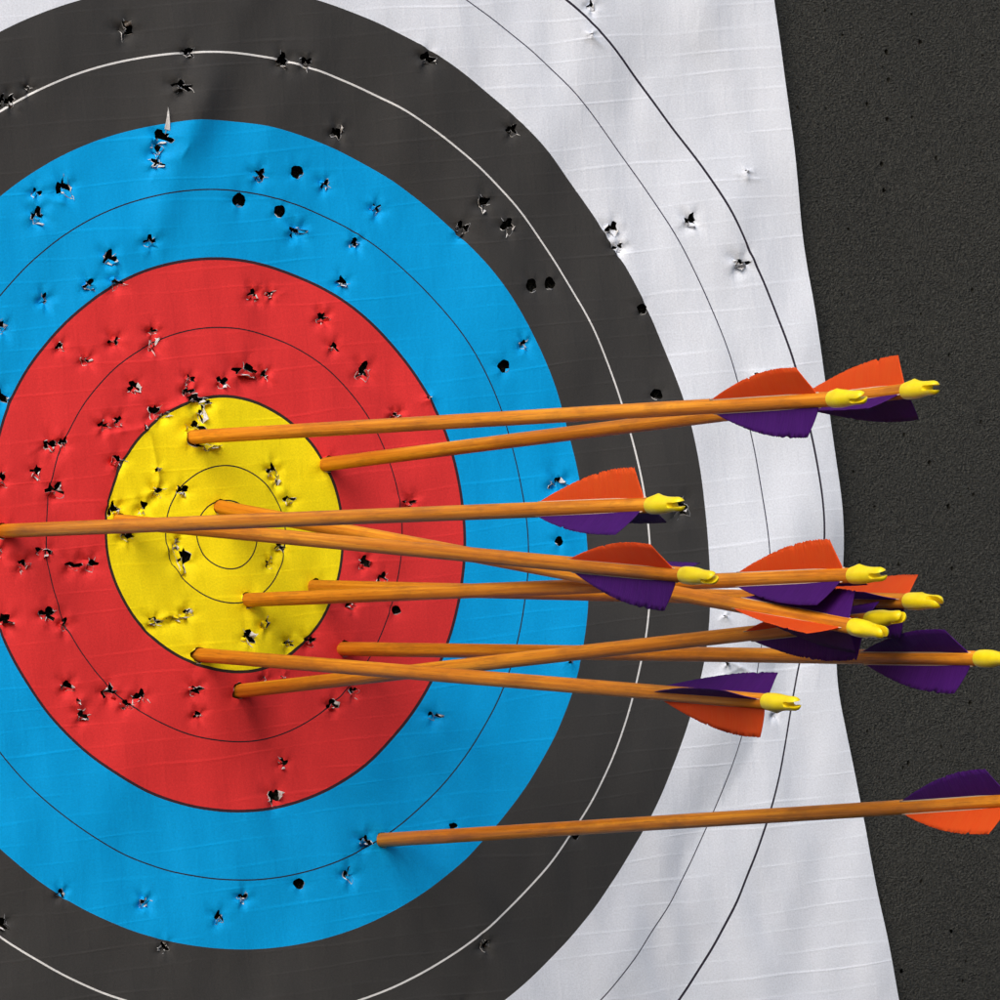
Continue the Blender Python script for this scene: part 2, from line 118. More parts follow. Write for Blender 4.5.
HOLES = [
    (-70.0, 289.0, 3.0, 3.85, 't'), (-32.6, 278.1, 2.67, 2.37, 't'), (-37.8, 257.7, 4.33, 2.96, 't'), (-134.2, 249.8, 1.0, 0.89, 't'), (-151.7, 240.9, 2.33, 2.66, 't'), (-145.9, 241.4, 2.33, 2.37, 't'),
    (29.6, 278.2, 3.0, 3.25, 't'), (46.6, 278.6, 2.67, 2.37, 't'), (128.0, 287.5, 3.67, 2.96, 't'), (70.5, 240.3, 3.0, 2.96, 't'), (168.5, 205.5, 2.67, 3.55, 't'), (184.8, 193.1, 3.33, 3.55, 't'),
    (154.6, 189.3, 3.33, 3.25, 't'), (187.5, 250.2, 2.67, 2.66, 't'), (201.7, 159.2, 4.0, 4.14, 'r'), (215.0, 161.5, 3.67, 3.85, 'r'), (278.7, 150.7, 3.33, 3.25, 'r'), (287.6, 100.2, 4.0, 3.25, 'r'),
    (301.1, 32.1, 5.0, 4.14, 't'), (241.6, 328.7, 1.67, 2.07, 't'), (241.0, 311.9, 1.33, 0.89, 'f'), (258.9, 197.3, 3.33, 2.96, 't'), (263.6, 186.9, 2.33, 1.78, 't'), (312.3, 205.5, 3.0, 3.25, 't'),
    (349.8, 238.3, 1.33, 0.89, 'f'), (345.8, 182.7, 4.33, 1.78, 't'), (355.0, 116.4, 2.33, 1.18, 'f'), (329.9, -59.0, 1.67, 1.48, 'f'), (329.3, -30.5, 1.67, 0.89, 'f'), (375.7, -83.4, 2.0, 1.48, 't'),
    (-49.0, 227.2, 4.0, 2.96, 't'), (-50.7, 219.0, 2.0, 3.55, 't'), (-51.8, 211.9, 3.0, 2.07, 't'), (-110.9, 193.7, 4.0, 4.14, 't'), (-128.9, 189.3, 2.33, 1.78, 't'), (-127.6, 176.0, 3.67, 4.14, 't'),
    (-55.3, 166.2, 3.33, 2.37, 't'), (3.6, 195.0, 4.67, 4.14, 'r'), (16.5, 210.5, 3.0, 2.66, 't'), (42.7, 214.5, 4.33, 3.85, 'r'), (62.5, 208.5, 2.33, 2.66, 't'), (31.9, 190.9, 4.0, 3.55, 'r'),
    (44.1, 179.6, 3.67, 2.66, 't'), (98.1, 197.1, 2.33, 2.37, 't'), (83.1, 176.0, 2.0, 2.07, 't'), (-82.1, 154.8, 3.33, 2.96, 't'), (-96.0, 138.0, 3.0, 2.37, 't'), (-77.8, 140.5, 3.67, 2.37, 't'),
    (-125.1, 127.7, 1.67, 2.37, 't'), (-152.1, 109.4, 1.67, 2.96, 't'), (-151.0, 69.8, 3.33, 3.25, 't'), (74.1, 152.3, 2.67, 2.07, 't'), (195.7, 123.7, 1.33, 2.07, 't'), (182.4, 109.9, 4.0, 3.85, 'r'),
    (221.3, 43.0, 4.67, 2.37, 't'), (220.4, 8.9, 2.67, 2.96, 'r'), (224.6, -62.8, 2.0, 1.48, 'f'), (141.6, -97.2, 3.33, 1.78, 't'), (-114.2, 100.9, 2.0, 1.78, 't'), (-97.0, 94.6, 2.67, 1.78, 't'),
    (-79.0, 106.7, 2.67, 1.78, 't'), (-53.1, 114.4, 1.67, 1.48, 't'), (-53.1, 106.2, 1.67, 3.85, 't'), (14.9, 140.6, 2.67, 2.07, 't'), (26.5, 142.0, 1.67, 1.48, 't'), (61.8, 130.4, 2.67, 2.37, 't'),
    (69.5, 113.9, 2.67, 1.78, 't'), (-65.4, 81.0, 3.0, 2.37, 't'), (-28.3, 88.2, 2.33, 1.78, 't'), (-6.8, 88.0, 3.0, 2.37, 't'), (10.7, 95.8, 6.67, 2.66, 't'), (23.4, 94.4, 1.67, 1.78, 't'),
    (90.1, 100.7, 3.33, 3.85, 't'), (132.3, 88.2, 1.33, 1.18, 'f'), (113.1, 77.1, 2.33, 0.89, 't'), (-51.1, 67.5, 2.67, 3.25, 't'), (-75.0, 60.8, 2.33, 2.07, 't'), (-84.6, 57.3, 2.33, 1.78, 't'),
    (-118.4, 44.2, 3.33, 2.37, 't'), (-110.5, 45.9, 1.67, 2.66, 't'), (-74.3, 37.9, 3.33, 2.66, 't'), (-127.6, 28.0, 2.33, 2.66, 't'), (-151.4, 21.8, 2.67, 2.96, 't'), (-115.0, 18.5, 4.67, 3.85, 't'),
    (-121.0, -17.3, 4.33, 1.78, 't'), (-133.7, -25.5, 2.67, 2.66, 't'), (-149.9, -19.0, 1.67, 2.37, 't'), (-101.1, -24.0, 4.0, 2.07, 't'), (-89.1, -22.1, 3.33, 2.66, 't'), (-144.2, -57.3, 4.0, 2.37, 't'),
    (-117.2, -52.4, 4.0, 2.66, 't'), (-106.1, -57.6, 1.67, 2.96, 't'), (-103.8, -93.2, 3.0, 2.07, 't'), (-94.4, -110.0, 3.0, 1.78, 't'), (-98.1, -101.6, 1.67, 2.37, 'f'), (-76.7, -95.3, 3.67, 2.96, 't'),
    (-65.8, -102.2, 3.0, 1.78, 't'), (-57.1, -97.3, 3.33, 2.96, 't'), (-22.5, -91.8, 3.0, 2.07, 't'), (-20.3, -105.4, 2.0, 1.18, 't'), (96.3, -9.9, 3.0, 2.66, 't'), (108.9, -18.5, 2.67, 2.66, 't'),
    (87.6, -34.3, 2.33, 2.07, 't'), (118.7, -36.0, 3.0, 2.66, 'r'), (124.1, 27.0, 3.33, 1.18, 't'), (58.8, -57.8, 3.0, 2.07, 't'), (25.0, -82.4, 1.33, 1.18, 't'), (39.2, -80.1, 2.33, 1.18, 'f'),
    (76.4, -93.6, 2.67, 2.37, 't'), (90.9, -85.3, 2.33, 2.37, 't'), (-28.8, 81.2, 2.67, 1.78, 't'), (-24.0, 77.4, 3.67, 1.78, 't'), (-17.0, 75.6, 3.0, 1.48, 't'), (-19.5, 69.1, 1.0, 3.85, 't'),
    (-44.5, 66.8, 3.0, 0.89, 't'), (-57.2, 58.5, 1.0, 2.66, 'f'), (-48.0, 34.5, 2.0, 1.78, 'f'), (-46.1, 22.0, 2.67, 2.07, 't'), (-29.5, 24.2, 3.0, 2.07, 't'), (-75.0, 10.4, 2.67, 2.66, 't'),
    (-55.5, 12.8, 2.33, 2.96, 't'), (-64.8, -4.4, 3.0, 1.78, 't'), (-31.1, -4.7, 1.0, 0.89, 't'), (-28.9, -16.3, 3.0, 6.51, 't'), (-32.5, -8.3, 1.0, 2.66, 't'), (-48.5, -53.0, 3.0, 1.78, 't'),
    (-27.4, -47.4, 2.33, 1.78, 't'), (-35.6, -50.7, 4.67, 0.59, 't'), (11.6, -59.3, 3.0, 3.25, 't'), (25.1, -51.3, 2.0, 2.96, 't'), (43.3, -60.2, 2.67, 1.18, 't'), (36.4, -4.8, 2.67, 1.78, 't'),
    (29.2, -14.7, 1.67, 2.07, 't'), (30.4, 39.6, 2.67, 2.96, 't'), (33.9, 34.6, 1.33, 2.96, 't'), (42.4, 23.0, 3.0, 1.78, 't'), (-23.2, 60.7, 5.33, 2.37, 't'), (-14.8, 49.8, 5.0, 1.18, 't'),
]
PITS = [
    (410.0, 341.3, 1.18), (421.9, 327.0, 1.18), (470.6, 343.7, 1.18), (476.8, 327.2, 1.76), (452.8, 319.2, 2.06), (454.1, 302.3, 1.76), (437.2, 304.6, 0.88), (439.3, 286.5, 1.76),
    (453.3, 278.5, 1.76), (470.9, 281.1, 1.18), (449.6, 250.9, 1.76), (487.8, 257.4, 1.47), (451.0, 235.2, 1.76), (390.2, 280.9, 1.18), (425.6, 209.8, 1.18), (512.8, 178.9, 1.47),
    (407.8, 140.4, 1.18), (496.3, 138.3, 1.47), (464.3, 87.9, 1.47), (481.8, 72.1, 1.76), (512.8, 54.6, 1.47), (509.2, 58.0, 0.88), (495.0, 46.3, 1.76), (459.7, 9.3, 1.47),
    (497.6, 9.0, 1.47), (467.0, -55.9, 1.47), (509.9, -71.2, 1.76), (466.1, -109.9, 1.76), (462.5, -112.5, 1.18), (428.4, 63.4, 1.18), (435.2, 326.3, 0.88), (498.7, 310.6, 0.88),
    (519.7, 263.4, 0.88), (409.8, 281.8, 0.88), (441.6, 197.0, 0.88), (462.6, 168.2, 0.88), (488.2, 200.3, 0.88), (421.2, 169.6, 0.88), (432.4, 9.5, 0.88), (443.0, 43.2, 1.18),
    (518.0, -9.8, 0.88), (518.7, 99.2, 1.18), (437.5, -92.1, 1.18), (489.3, -98.6, 1.18), (513.8, -115.5, 0.88), (474.8, -180.2, 1.47), (446.8, -193.3, 1.18), (495.7, -209.3, 1.47),
    (506.1, -226.9, 1.18), (460.5, -234.6, 1.47),
]
CREASES = [
    ((-54.6, 58.1), (-47.3, 34.5), 1.0), ((-47.3, 34.5), (-46.1, 22.0), 1.0), ((-47.3, -52.3), (-35.5, -48.3), 1.2),
    ((-35.5, -48.3), (-27.0, -50.3), 1.2), ((-87.0, 52.0), (-59.2, 57.8), 0.8), ((-45.9, 69.0), (-23.2, 76.3), 1.0),
    ((-18.4, 74.4), (-18.5, 62.8), 0.8), ((-32.5, -7.7), (-19.6, -19.3), 0.9), ((-71.3, 15.8), (-38.3, 24.8), 0.6),
    ((24.9, 40.4), (35.4, 31.2), 0.7), ((-76.1, 35.5), (-66.8, 27.5), 0.5), ((-135.1, 37.3), (-118.5, 47.1), 0.6),
    ((-69.1, 109.2), (-52.4, 90.6), 0.5), ((-86.3, -94.6), (-65.3, -93.6), 0.8), ((18.4, 139.1), (38.6, 144.0), 0.7),
    ((21.3, 94.2), (32.5, 91.0), 0.7), ((311.7, -51.6), (362.5, -66.8), 1.6), ((234.0, 313.7), (252.0, 304.5), 0.8),
    ((343.7, 235.5), (359.1, 233.5), 0.8), ((305.5, -75.5), (339.6, -60.8), 1.2), ((-49.5, 220.2), (-55.3, 199.4), 0.8),
    ((-34.2, 224.1), (-38.3, 215.1), 0.8), ((-121.8, 185.8), (-108.7, 183.9), 0.7), ((127.9, 85.6), (140.8, 88.6), 0.6),
]
FOLD = [[11.3, 318.6], [-16.0, 275.1], [-37.2, 221.0], [-55.3, 167.3]]

# arrows: entry point (u, v), nock end (u, v, n), angle of the orange vane round the
# shaft and of the two purple ones (degrees from up, to the left), gap to the nock, label
ARROWS = [
    ((-23.5, 55.3), (-9.4, -1.7, 721.1), (38, 178, 292), 12,
     'wooden arrow stuck high in the yellow, its shaft the highest of all'),
    ((65.3, 45.0), (72.5, 15.6, 661.2), (2, 123, 231), 2,
     'wooden arrow stuck at the upper right rim of the yellow, vanes over foam'),
    ((-146.0, -6.4), (-131.7, -67.2, 741.9), (12, 146, 252), 6,
     'long wooden arrow stuck in the red left of the yellow, crossing the whole yellow'),
    ((-70.1, 3.5), (-49.3, -90.4, 635.8), (46, 180, 294), 7,
     'wooden arrow sloping down from the left yellow, vanes before the black ring'),
    ((-4.4, 15.5), (21.5, -120.8, 690.7), (112, 338, 226), 7,
     'wooden arrow stuck in the innermost ring, sloping steeply down to a low orange vane'),
    ((13.4, -37.3), (24.6, -89.0, 684.8), (20, 148, 264), 8,
     'wooden arrow stuck in the lower yellow, tall orange vane over white paper'),
    ((58.1, -27.3), (73.2, -98.9, 662.1), (322, 84, 196), 5,
     'wooden arrow stuck at the lower right of the yellow, mostly hidden behind another shaft'),
    ((7.7, -90.5), (45.2, -108.7, 670.2), (75, 190, 310), 7,
     'wooden arrow stuck in the red just below the yellow, rising across two other shafts'),
    ((77.4, -62.4), (91.2, -132.1, 703.6), (289, 48, 167), 6,
     'wooden arrow stuck in the lower right red, two dark purple vanes over foam'),
    ((-18.5, -70.9), (-2.0, -155.0, 641.2), (196, 325, 82), 3,
     'wooden arrow stuck at the bottom rim of the yellow, orange vane hanging underneath'),
    ((103.4, -172.5), (109.0, -205.2, 711.8), (158, 40, 280), 6,
     'lowest wooden arrow, orange vane below, purple above, nock beyond the right edge'),
]
FOAM_N = -10.0          # front of the foam behind the face
SHAFT_R = 4.1

# ------------------------------------------------------------------ small helpers
def link(o):
    scene.collection.objects.link(o)
    return o

def mesh_obj(name, verts, faces, mats, parent=None, face_mats=None, smooth=True, uvs=None):
    me = bpy.data.meshes.new(name)
    me.from_pydata([tuple(v) for v in verts], [], faces)
    for m in mats:
        me.materials.append(m)
    if face_mats is not None:
        me.polygons.foreach_set('material_index', face_mats)
    if smooth:
        me.polygons.foreach_set('use_smooth', [True] * len(me.polygons))
    if uvs is not None:
        lay = me.uv_layers.new(name='UVMap')
        li = np.empty(len(me.loops), dtype=np.int32)
        me.loops.foreach_get('vertex_index', li)
        lay.data.foreach_set('uv', np.asarray(uvs, dtype=np.float32)[li].ravel())
    me.update()
    o = link(bpy.data.objects.new(name, me))
    if parent:
        o.parent = parent
    return o

class Nodes:
    def __init__(self, name):
        self.mat = bpy.data.materials.new(name)
        self.mat.use_nodes = True
        self.t = self.mat.node_tree
        self.t.nodes.clear()
        self.out = self.t.nodes.new('ShaderNodeOutputMaterial')
    def n(self, kind, **kw):
        nd = self.t.nodes.new(kind)
        for k, v in kw.items():
            setattr(nd, k, v)
        return nd
    def put(self, sock, v):
        if isinstance(v, bpy.types.NodeSocket):
            self.t.links.new(v, sock)
        elif isinstance(v, (tuple, list)) and len(v) == 3 and sock.type == 'RGBA':
            sock.default_value = (*v, 1.0)
        else:
            sock.default_value = v
    def math(self, op, a, b=0.0, c=0.0):
        nd = self.n('ShaderNodeMath', operation=op)
        for s, v in zip(nd.inputs, (a, b, c)):
            self.put(s, v)
        return nd.outputs[0]
    def mix(self, f, a, b):
        nd = self.n('ShaderNodeMix', data_type='RGBA')
        self.put(nd.inputs[0], f); self.put(nd.inputs[6], a); self.put(nd.inputs[7], b)
        return nd.outputs[2]
    def noise(self, vec, scale, detail=2.0, rough=0.5):
        nd = self.n('ShaderNodeTexNoise')
        self.put(nd.inputs['Vector'], vec)
        nd.inputs['Scale'].default_value = scale
        nd.inputs['Detail'].default_value = detail
        nd.inputs['Roughness'].default_value = rough
        return nd.outputs['Fac']
    def mapped(self, vec, scale=(1, 1, 1), rot=(0, 0, 0)):
        nd = self.n('ShaderNodeMapping')
        self.put(nd.inputs['Vector'], vec)
        nd.inputs['Scale'].default_value = scale
        nd.inputs['Rotation'].default_value = rot
        return nd.outputs[0]
    def ramp(self, f, stops):
        nd = self.n('ShaderNodeValToRGB')
        while len(nd.color_ramp.elements) < len(stops):
            nd.color_ramp.elements.new(0.5)
        for e, (p, c) in zip(nd.color_ramp.elements, stops):
            e.position = p
            e.color = (*c, 1.0) if len(c) == 3 else c
        self.put(nd.inputs[0], f)
        return nd.outputs[0]
    def bump(self, h, dist, strength=1.0, normal=None):
        nd = self.n('ShaderNodeBump')
        self.put(nd.inputs['Height'], h)
        nd.inputs['Distance'].default_value = dist
        nd.inputs['Strength'].default_value = strength
        if normal is not None:
            self.put(nd.inputs['Normal'], normal)
        return nd.outputs[0]
    def bsdf(self, color, rough, normal=None, spec=0.5, sub=0.0):
        b = self.n('ShaderNodeBsdfPrincipled')
        self.put(b.inputs['Base Color'], color)
        self.put(b.inputs['Roughness'], rough)
        b.inputs['Specular IOR Level'].default_value = spec
        if normal is not None:
            self.put(b.inputs['Normal'], normal)
        return b
    def done(self, shader):
        self.t.links.new(shader, self.out.inputs[0])
        return self.mat

# ------------------------------------------------------------------ materials
def printed_paper():
    m = Nodes('printed_paper')
    uv = m.n('ShaderNodeUVMap', uv_map='UVMap').outputs[0]      # print position in metres
    ln = m.n('ShaderNodeVectorMath', operation='LENGTH')
    m.put(ln.inputs[0], uv)
    r = m.math('MULTIPLY', ln.outputs['Value'], 1000.0)
    ink = m.noise(uv, 900.0, 2.0, 0.6)
    wash = m.noise(uv, 16.0, 3.0, 0.6)
    white = (0.725, 0.765, 0.845)
    col = white
    for R, c in ((320, (0.0455, 0.0445, 0.0440)), (240, (0.0, 0.335, 0.745)),
                 (160, (0.69, 0.036, 0.037)), (80, (0.90, 0.730, 0.006))):
        col = m.mix(m.math('LESS_THAN', r, float(R)), col, c)
    dark = (0.022, 0.017, 0.022)
    for R, w, c in ((400, 1.5, (0.03, 0.025, 0.04)), (360, 0.75, (0.035, 0.03, 0.06)), (280, 1.15, (0.72, 0.72, 0.72)),
                    (200, 0.75, dark), (160, 1.7, (0.045, 0.02, 0.028)), (120, 0.75, dark),
                    (80, 1.8, (0.035, 0.025, 0.02)), (40, 0.8, dark), (20, 0.8, dark)):
        d = m.math('ABSOLUTE', m.math('SUBTRACT', r, float(R)))
        col = m.mix(m.math('LESS_THAN', d, w / 2), col, c)
    # uneven ink: a little lighter and darker in specks and broad patches
    f = m.math('ADD', m.math('MULTIPLY', ink, 0.42), m.math('MULTIPLY', wash, 0.16))
    f = m.math('ADD', f, 0.71)
    sc = m.n('ShaderNodeVectorMath', operation='SCALE')
    m.put(sc.inputs[0], col); m.put(sc.inputs[3], f)
    # threads: the colour is paler in broken lines along the reinforcing threads
    rot = m.mapped(uv, (1, 1, 1), (0, 0, -PAPER_ANGLE))
    sx = m.n('ShaderNodeSeparateXYZ'); m.put(sx.inputs[0], rot)
    jit = m.noise(m.mapped(rot, (3.0, 14.0, 1.0)), 3.0, 1.0)
    y = m.math('ADD', sx.outputs[1], m.math('MULTIPLY', jit, 0.010))
    ph = m.math('FRACT', m.math('DIVIDE', y, 0.0128))
    dd = m.math('ABSOLUTE', m.math('SUBTRACT', ph, 0.5))
    thread = m.math('SUBTRACT', 1.0, m.math('MINIMUM', m.math('MULTIPLY', dd, 11.0), 1.0))
    amount = m.noise(m.mapped(rot, (12.0, 90.0, 1.0)), 1.0, 2.0)
    amount = m.math('MAXIMUM', m.math('MULTIPLY', m.math('SUBTRACT', amount, 0.36), 2.6), 0.0)
    thread = m.math('MULTIPLY', thread, amount)
    sc2 = m.n('ShaderNodeVectorMath', operation='SCALE')
    m.put(sc2.inputs[0], sc.outputs[0]); m.put(sc2.inputs[3], m.math('ADD', 1.0, m.math('MULTIPLY', thread, 0.17)))
    col2 = sc2.outputs[0]
    phx = m.math('FRACT', m.math('DIVIDE', m.math('ADD', sx.outputs[0], m.math('MULTIPLY', jit, 0.006)), 0.0128))
    ddx = m.math('ABSOLUTE', m.math('SUBTRACT', phx, 0.5))
    threadx = m.math('SUBTRACT', 1.0, m.math('MINIMUM', m.math('MULTIPLY', ddx, 8.0), 1.0))
    weave = m.noise(m.mapped(rot, (1.0, 1.0, 1.0)), 1300.0, 1.0)
    soft = m.noise(m.mapped(rot, (60.0, 26.0, 1.0)), 1.0, 3.0, 0.55)
    n1 = m.bump(soft, 0.0015, 0.48)
    n2 = m.bump(m.math('ADD', thread, m.math('MULTIPLY', threadx, 0.28)), 0.00032, 0.55, n1)
    n3 = m.bump(weave, 0.0004, 0.25, n2)
    b = m.bsdf(col2, 0.66, n3, 0.12)
    return m.done(b.outputs[0])

def torn_paper():
    m = Nodes('torn_paper')
    tc = m.n('ShaderNodeTexCoord').outputs['Object']
    col = m.ramp(m.noise(tc, 700.0, 2.0), [(0.3, (0.50, 0.49, 0.49)), (0.7, (0.78, 0.78, 0.79))])
    return m.done(m.bsdf(col, 0.8, m.bump(m.noise(tc, 1500.0, 2.0), 0.0003, 0.5), 0.2).outputs[0])

def foam_material():
    m = Nodes('foam')
    tc = m.n('ShaderNodeTexCoord').outputs['Object']
    grain = m.noise(m.mapped(tc, (1.0, 1.0, 1.35), (0, 0.12, 0)), 680.0, 2.0, 0.62)
    fine = m.noise(m.mapped(tc, (1.0, 1.0, 1.35), (0, 0.12, 0)), 620.0, 2.0, 0.7)
    broad = m.noise(tc, 9.0, 3.0)
    v = m.math('ADD', m.math('MULTIPLY', fine, 0.85), m.math('MULTIPLY', broad, 0.15))
    col = m.ramp(v, [(0.32, (0.013, 0.013, 0.011)), (0.68, (0.068, 0.068, 0.058))])
    n0 = m.bump(m.noise(tc, 70.0, 3.0, 0.6), 0.006, 0.35)
    n1 = m.bump(grain, 0.0036, 1.0, n0)
    n2 = m.bump(fine, 0.0020, 0.6, n1)
    return m.done(m.bsdf(col, 0.6, n2, 0.35).outputs[0])

def wood_material():
    m = Nodes('stained_wood')
    tc = m.n('ShaderNodeTexCoord').outputs['Object']
    oi = m.n('ShaderNodeObjectInfo').outputs['Random']
    off = m.n('ShaderNodeVectorMath', operation='ADD')
    cmb = m.n('ShaderNodeCombineXYZ'); m.put(cmb.inputs[2], m.math('MULTIPLY', oi, 7.0)); m.put(cmb.inputs[0], oi)
    m.put(off.inputs[0], tc); m.put(off.inputs[1], cmb.outputs[0])
    p = off.outputs[0]
    grain = m.noise(m.mapped(p, (560.0, 560.0, 7.0)), 1.0, 3.0, 0.55)
    broad = m.noise(m.mapped(p, (120.0, 120.0, 9.0)), 1.0, 2.0)
    col = m.ramp(m.math('ADD', m.math('MULTIPLY', grain, 0.6), m.math('MULTIPLY', broad, 0.4)),
                 [(0.30, (0.44, 0.125, 0.006)), (0.48, (0.63, 0.205, 0.010)), (0.66, (0.86, 0.345, 0.022))])
    fleck = m.noise(m.mapped(p, (1500.0, 1500.0, 45.0)), 1.0, 1.0)
    col = m.mix(m.math('MULTIPLY', m.math('GREATER_THAN', fleck, 0.64), 0.35), col, (0.20, 0.06, 0.01))
    smudge = m.noise(m.mapped(p, (90.0, 90.0, 26.0)), 1.0, 4.0, 0.65)
    col = m.mix(m.math('MULTIPLY', m.math('MAXIMUM', m.math('SUBTRACT', smudge, 0.50), 0.0), 2.6), col, (0.27, 0.085, 0.012))
    tone = m.n('ShaderNodeVectorMath', operation='SCALE')
    m.put(tone.inputs[0], col); m.put(tone.inputs[3], m.math('ADD', 0.80, m.math('MULTIPLY', oi, 0.30)))
    b = m.bsdf(tone.outputs[0], 0.5, m.bump(m.math('ADD', grain, m.math('MULTIPLY', smudge, 0.4)), 0.0006, 0.4), 0.26)
    return m.done(b.outputs[0])

def vane_material(name, c1, c2):
    m = Nodes(name)
    uv = m.n('ShaderNodeUVMap', uv_map='UVMap').outputs[0]
    barb = m.noise(m.mapped(uv, (900.0, 60.0, 1.0), (0, 0, 0.6)), 1.0, 3.0, 0.7)
    patch = m.noise(m.mapped(uv, (60.0, 60.0, 1.0)), 1.0, 2.0)
    col = m.mix(m.math('ADD', m.math('MULTIPLY', barb, 0.7), m.math('MULTIPLY', patch, 0.3)), c1, c2)
    nrm = m.bump(barb, 0.0009, 0.7)
    b = m.bsdf(col, 0.6, nrm, 0.25)
    tr = m.n('ShaderNodeBsdfTranslucent'); m.put(tr.inputs[0], col)
    mx = m.n('ShaderNodeMixShader'); mx.inputs[0].default_value = 0.48
    m.t.links.new(b.outputs[0], mx.inputs[1]); m.t.links.new(tr.outputs[0], mx.inputs[2])
    return m.done(mx.outputs[0])

def nock_material():
    m = Nodes('yellow_plastic')
    tc = m.n('ShaderNodeTexCoord').outputs['Object']
    col = m.ramp(m.noise(tc, 180.0, 2.0), [(0.3, (0.90, 0.68, 0.006)), (0.7, (0.97, 0.78, 0.014))])
    b = m.bsdf(col, 0.38, m.bump(m.noise(tc, 500.0, 2.0), 0.0003, 0.3), 0.45)
    return m.done(b.outputs[0])

def plain(name, c, rough, spec=0.4):
    m = Nodes(name)
    tc = m.n('ShaderNodeTexCoord').outputs['Object']
    k = m.noise(tc, 300.0, 2.0)
    col = m.mix(k, tuple(x * 0.85 for x in c), c)
    return m.done(m.bsdf(col, rough, None, spec).outputs[0])

M_PRINT, M_TORN, M_FOAM, M_WOOD = printed_paper(), torn_paper(), foam_material(), wood_material()
M_ORANGE = vane_material('orange_feather', (1.0, 0.085, 0.010), (1.0, 0.21, 0.032))
M_PURPLE = vane_material('purple_feather', (0.045, 0.005, 0.13), (0.155, 0.021, 0.36))
M_NOCK = nock_material()
M_QUILL = plain('quill', (0.66, 0.50, 0.36), 0.5)

# ------------------------------------------------------------------ relief of the paper face
BK = np.array([[float(x) for x in row.split()] for row in BUCKLE.strip().splitlines()])
VS = np.array(VIEW_SHIFT); VSL = float(np.hypot(*VS)); VSH = VS / VSL
def buckle(q):                        # how far the loose sheet has crept, mm (cubic B-spline over a 20 mm grid)
    x = np.clip((q[:, 0] + 480) / 20, 1, 46.999); y = np.clip((q[:, 1] + 480) / 20, 1, 46.999)
    i, j = np.minimum(x.astype(int), 46), np.minimum(y.astype(int), 46)
    def w(t):
        return ((1 - t) ** 3 / 6, (3 * t ** 3 - 6 * t * t + 4) / 6, (-3 * t ** 3 + 3 * t * t + 3 * t + 1) / 6, t ** 3 / 6)
    wx, wy = w(x - i), w(y - j)
    out = np.zeros(len(q))
    for a in range(4):
        for b in range(4):
            out += wx[a] * wy[b] * BK[j - 1 + b, i - 1 + a]
    return out

rng = np.random.default_rng(11)
WAVES = []
for _ in range(46):
    lam = rng.uniform(22, 95); a = rng.normal(0.0, 0.55)      # mostly upright ripples
    WAVES.append((2 * math.pi / lam * math.cos(a), 2 * math.pi / lam * math.sin(a), rng.uniform(0, 6.28), lam / 95 * rng.uniform(0.10, 0.30)))

def seg_dist(q, a, b):
    a, b = np.array(a), np.array(b); d = b - a
    t = np.clip(((q - a) @ d) / max(d @ d, 1e-9), 0, 1)
    return np.hypot(*(q - a - t[:, None] * d).T), t

random.seed(5)
# holes on the part of the face further down and out to the left, as ragged as the rest
low = []
while len(low) < 46:
    u, v = random.gauss(-10, 150), random.uniform(-400, -112)
    if random.random() < 0.35:
        u, v = random.uniform(-400, -170), random.uniform(-300, 380)
    if all((u - h[0]) ** 2 + (v - h[1]) ** 2 > 14 ** 2 for h in HOLES + low) and abs(u) < 380 and not (v > -108 and u > -160):
        s = random.uniform(1.8, 4.0)
        low.append((u, v, s, s * random.uniform(0.7, 1.3), random.choice('tttttr')))
ALL_HOLES = HOLES + low

DIMPLES = []
for (u, v, a, b, s) in ALL_HOLES:
    sz = max(a, b)
    if s == 'f':
        DIMPLES.append((u, v, 3.6 + sz, 1.2, random.uniform(0, 6.28)))
    elif s == 'r':
        DIMPLES.append((u, v, 1.6 + sz * 1.2, -1.5, random.uniform(0, 6.28)))
    else:
        DIMPLES.append((u, v, 2.4 + sz * 1.1, -random.uniform(2.4, 4.4), random.uniform(0, 6.28)))

ENTRIES = []

def height(q):
    e = buckle(q)
    h = np.clip(e * 0.55 / VSL, -4.0, 4.0)
    rip = np.zeros(len(q))
    for kx, ky, ph, am in WAVES:
        rip += am * np.sin(kx * q[:, 0] + ky * q[:, 1] + ph)
    h = h + rip
    # the long soft fold down the upper left
    d = np.min([seg_dist(q, FOLD[i], FOLD[i + 1])[0] for i in range(len(FOLD) - 1)], axis=0)
    along = 0.55 + 0.45 * np.sin(q[:, 1] * 0.031 + 0.6) + 0.25 * np.sin(q[:, 1] * 0.083)
    h = h + 5.6 * along * np.exp(-(np.abs(d) / 14.0) ** 1.7)
    for a, b, am in CREASES:
        d, t = seg_dist(q, a, b)
        env = 0.35 + 0.65 * np.sin(np.pi * np.clip(t, 0.02, 0.98))
        h = h + am * 1.15 * env * np.exp(-np.abs(d) / 1.9)
    for u, v, R, am, ph in DIMPLES:
        m = (np.abs(q[:, 0] - u) < 3 * R) & (np.abs(q[:, 1] - v) < 3 * R)
        if m.any():
            dx, dy = q[m, 0] - u, q[m, 1] - v
            d = np.hypot(dx, dy); th = np.arctan2(dy, dx)
            star = 1 + 0.38 * np.sin(3 * th + ph) + 0.25 * np.sin(5 * th + 2.1 * ph)
            star *= 1 - 0.35 * np.sin(th)
            h[m] += am * star * np.exp(-(d / R) ** 1.5 * 1.7) + 0.22 * abs(am) * np.sin(4 * th + ph) * np.exp(-((d - R) / R) ** 2 * 3)
    return np.maximum(h, FOAM_N + 1.5)

def place(q):                        # print position -> place in space
    q = np.atleast_2d(np.asarray(q, float))
    e = buckle(q)
    hb = np.clip(e * 0.55 / VSL, -4.0, 4.0)
    h = height(q)
    slide = e - hb * VSL
    xy = q + slide[:, None] * VSH
    return np.column_stack([xy, h])

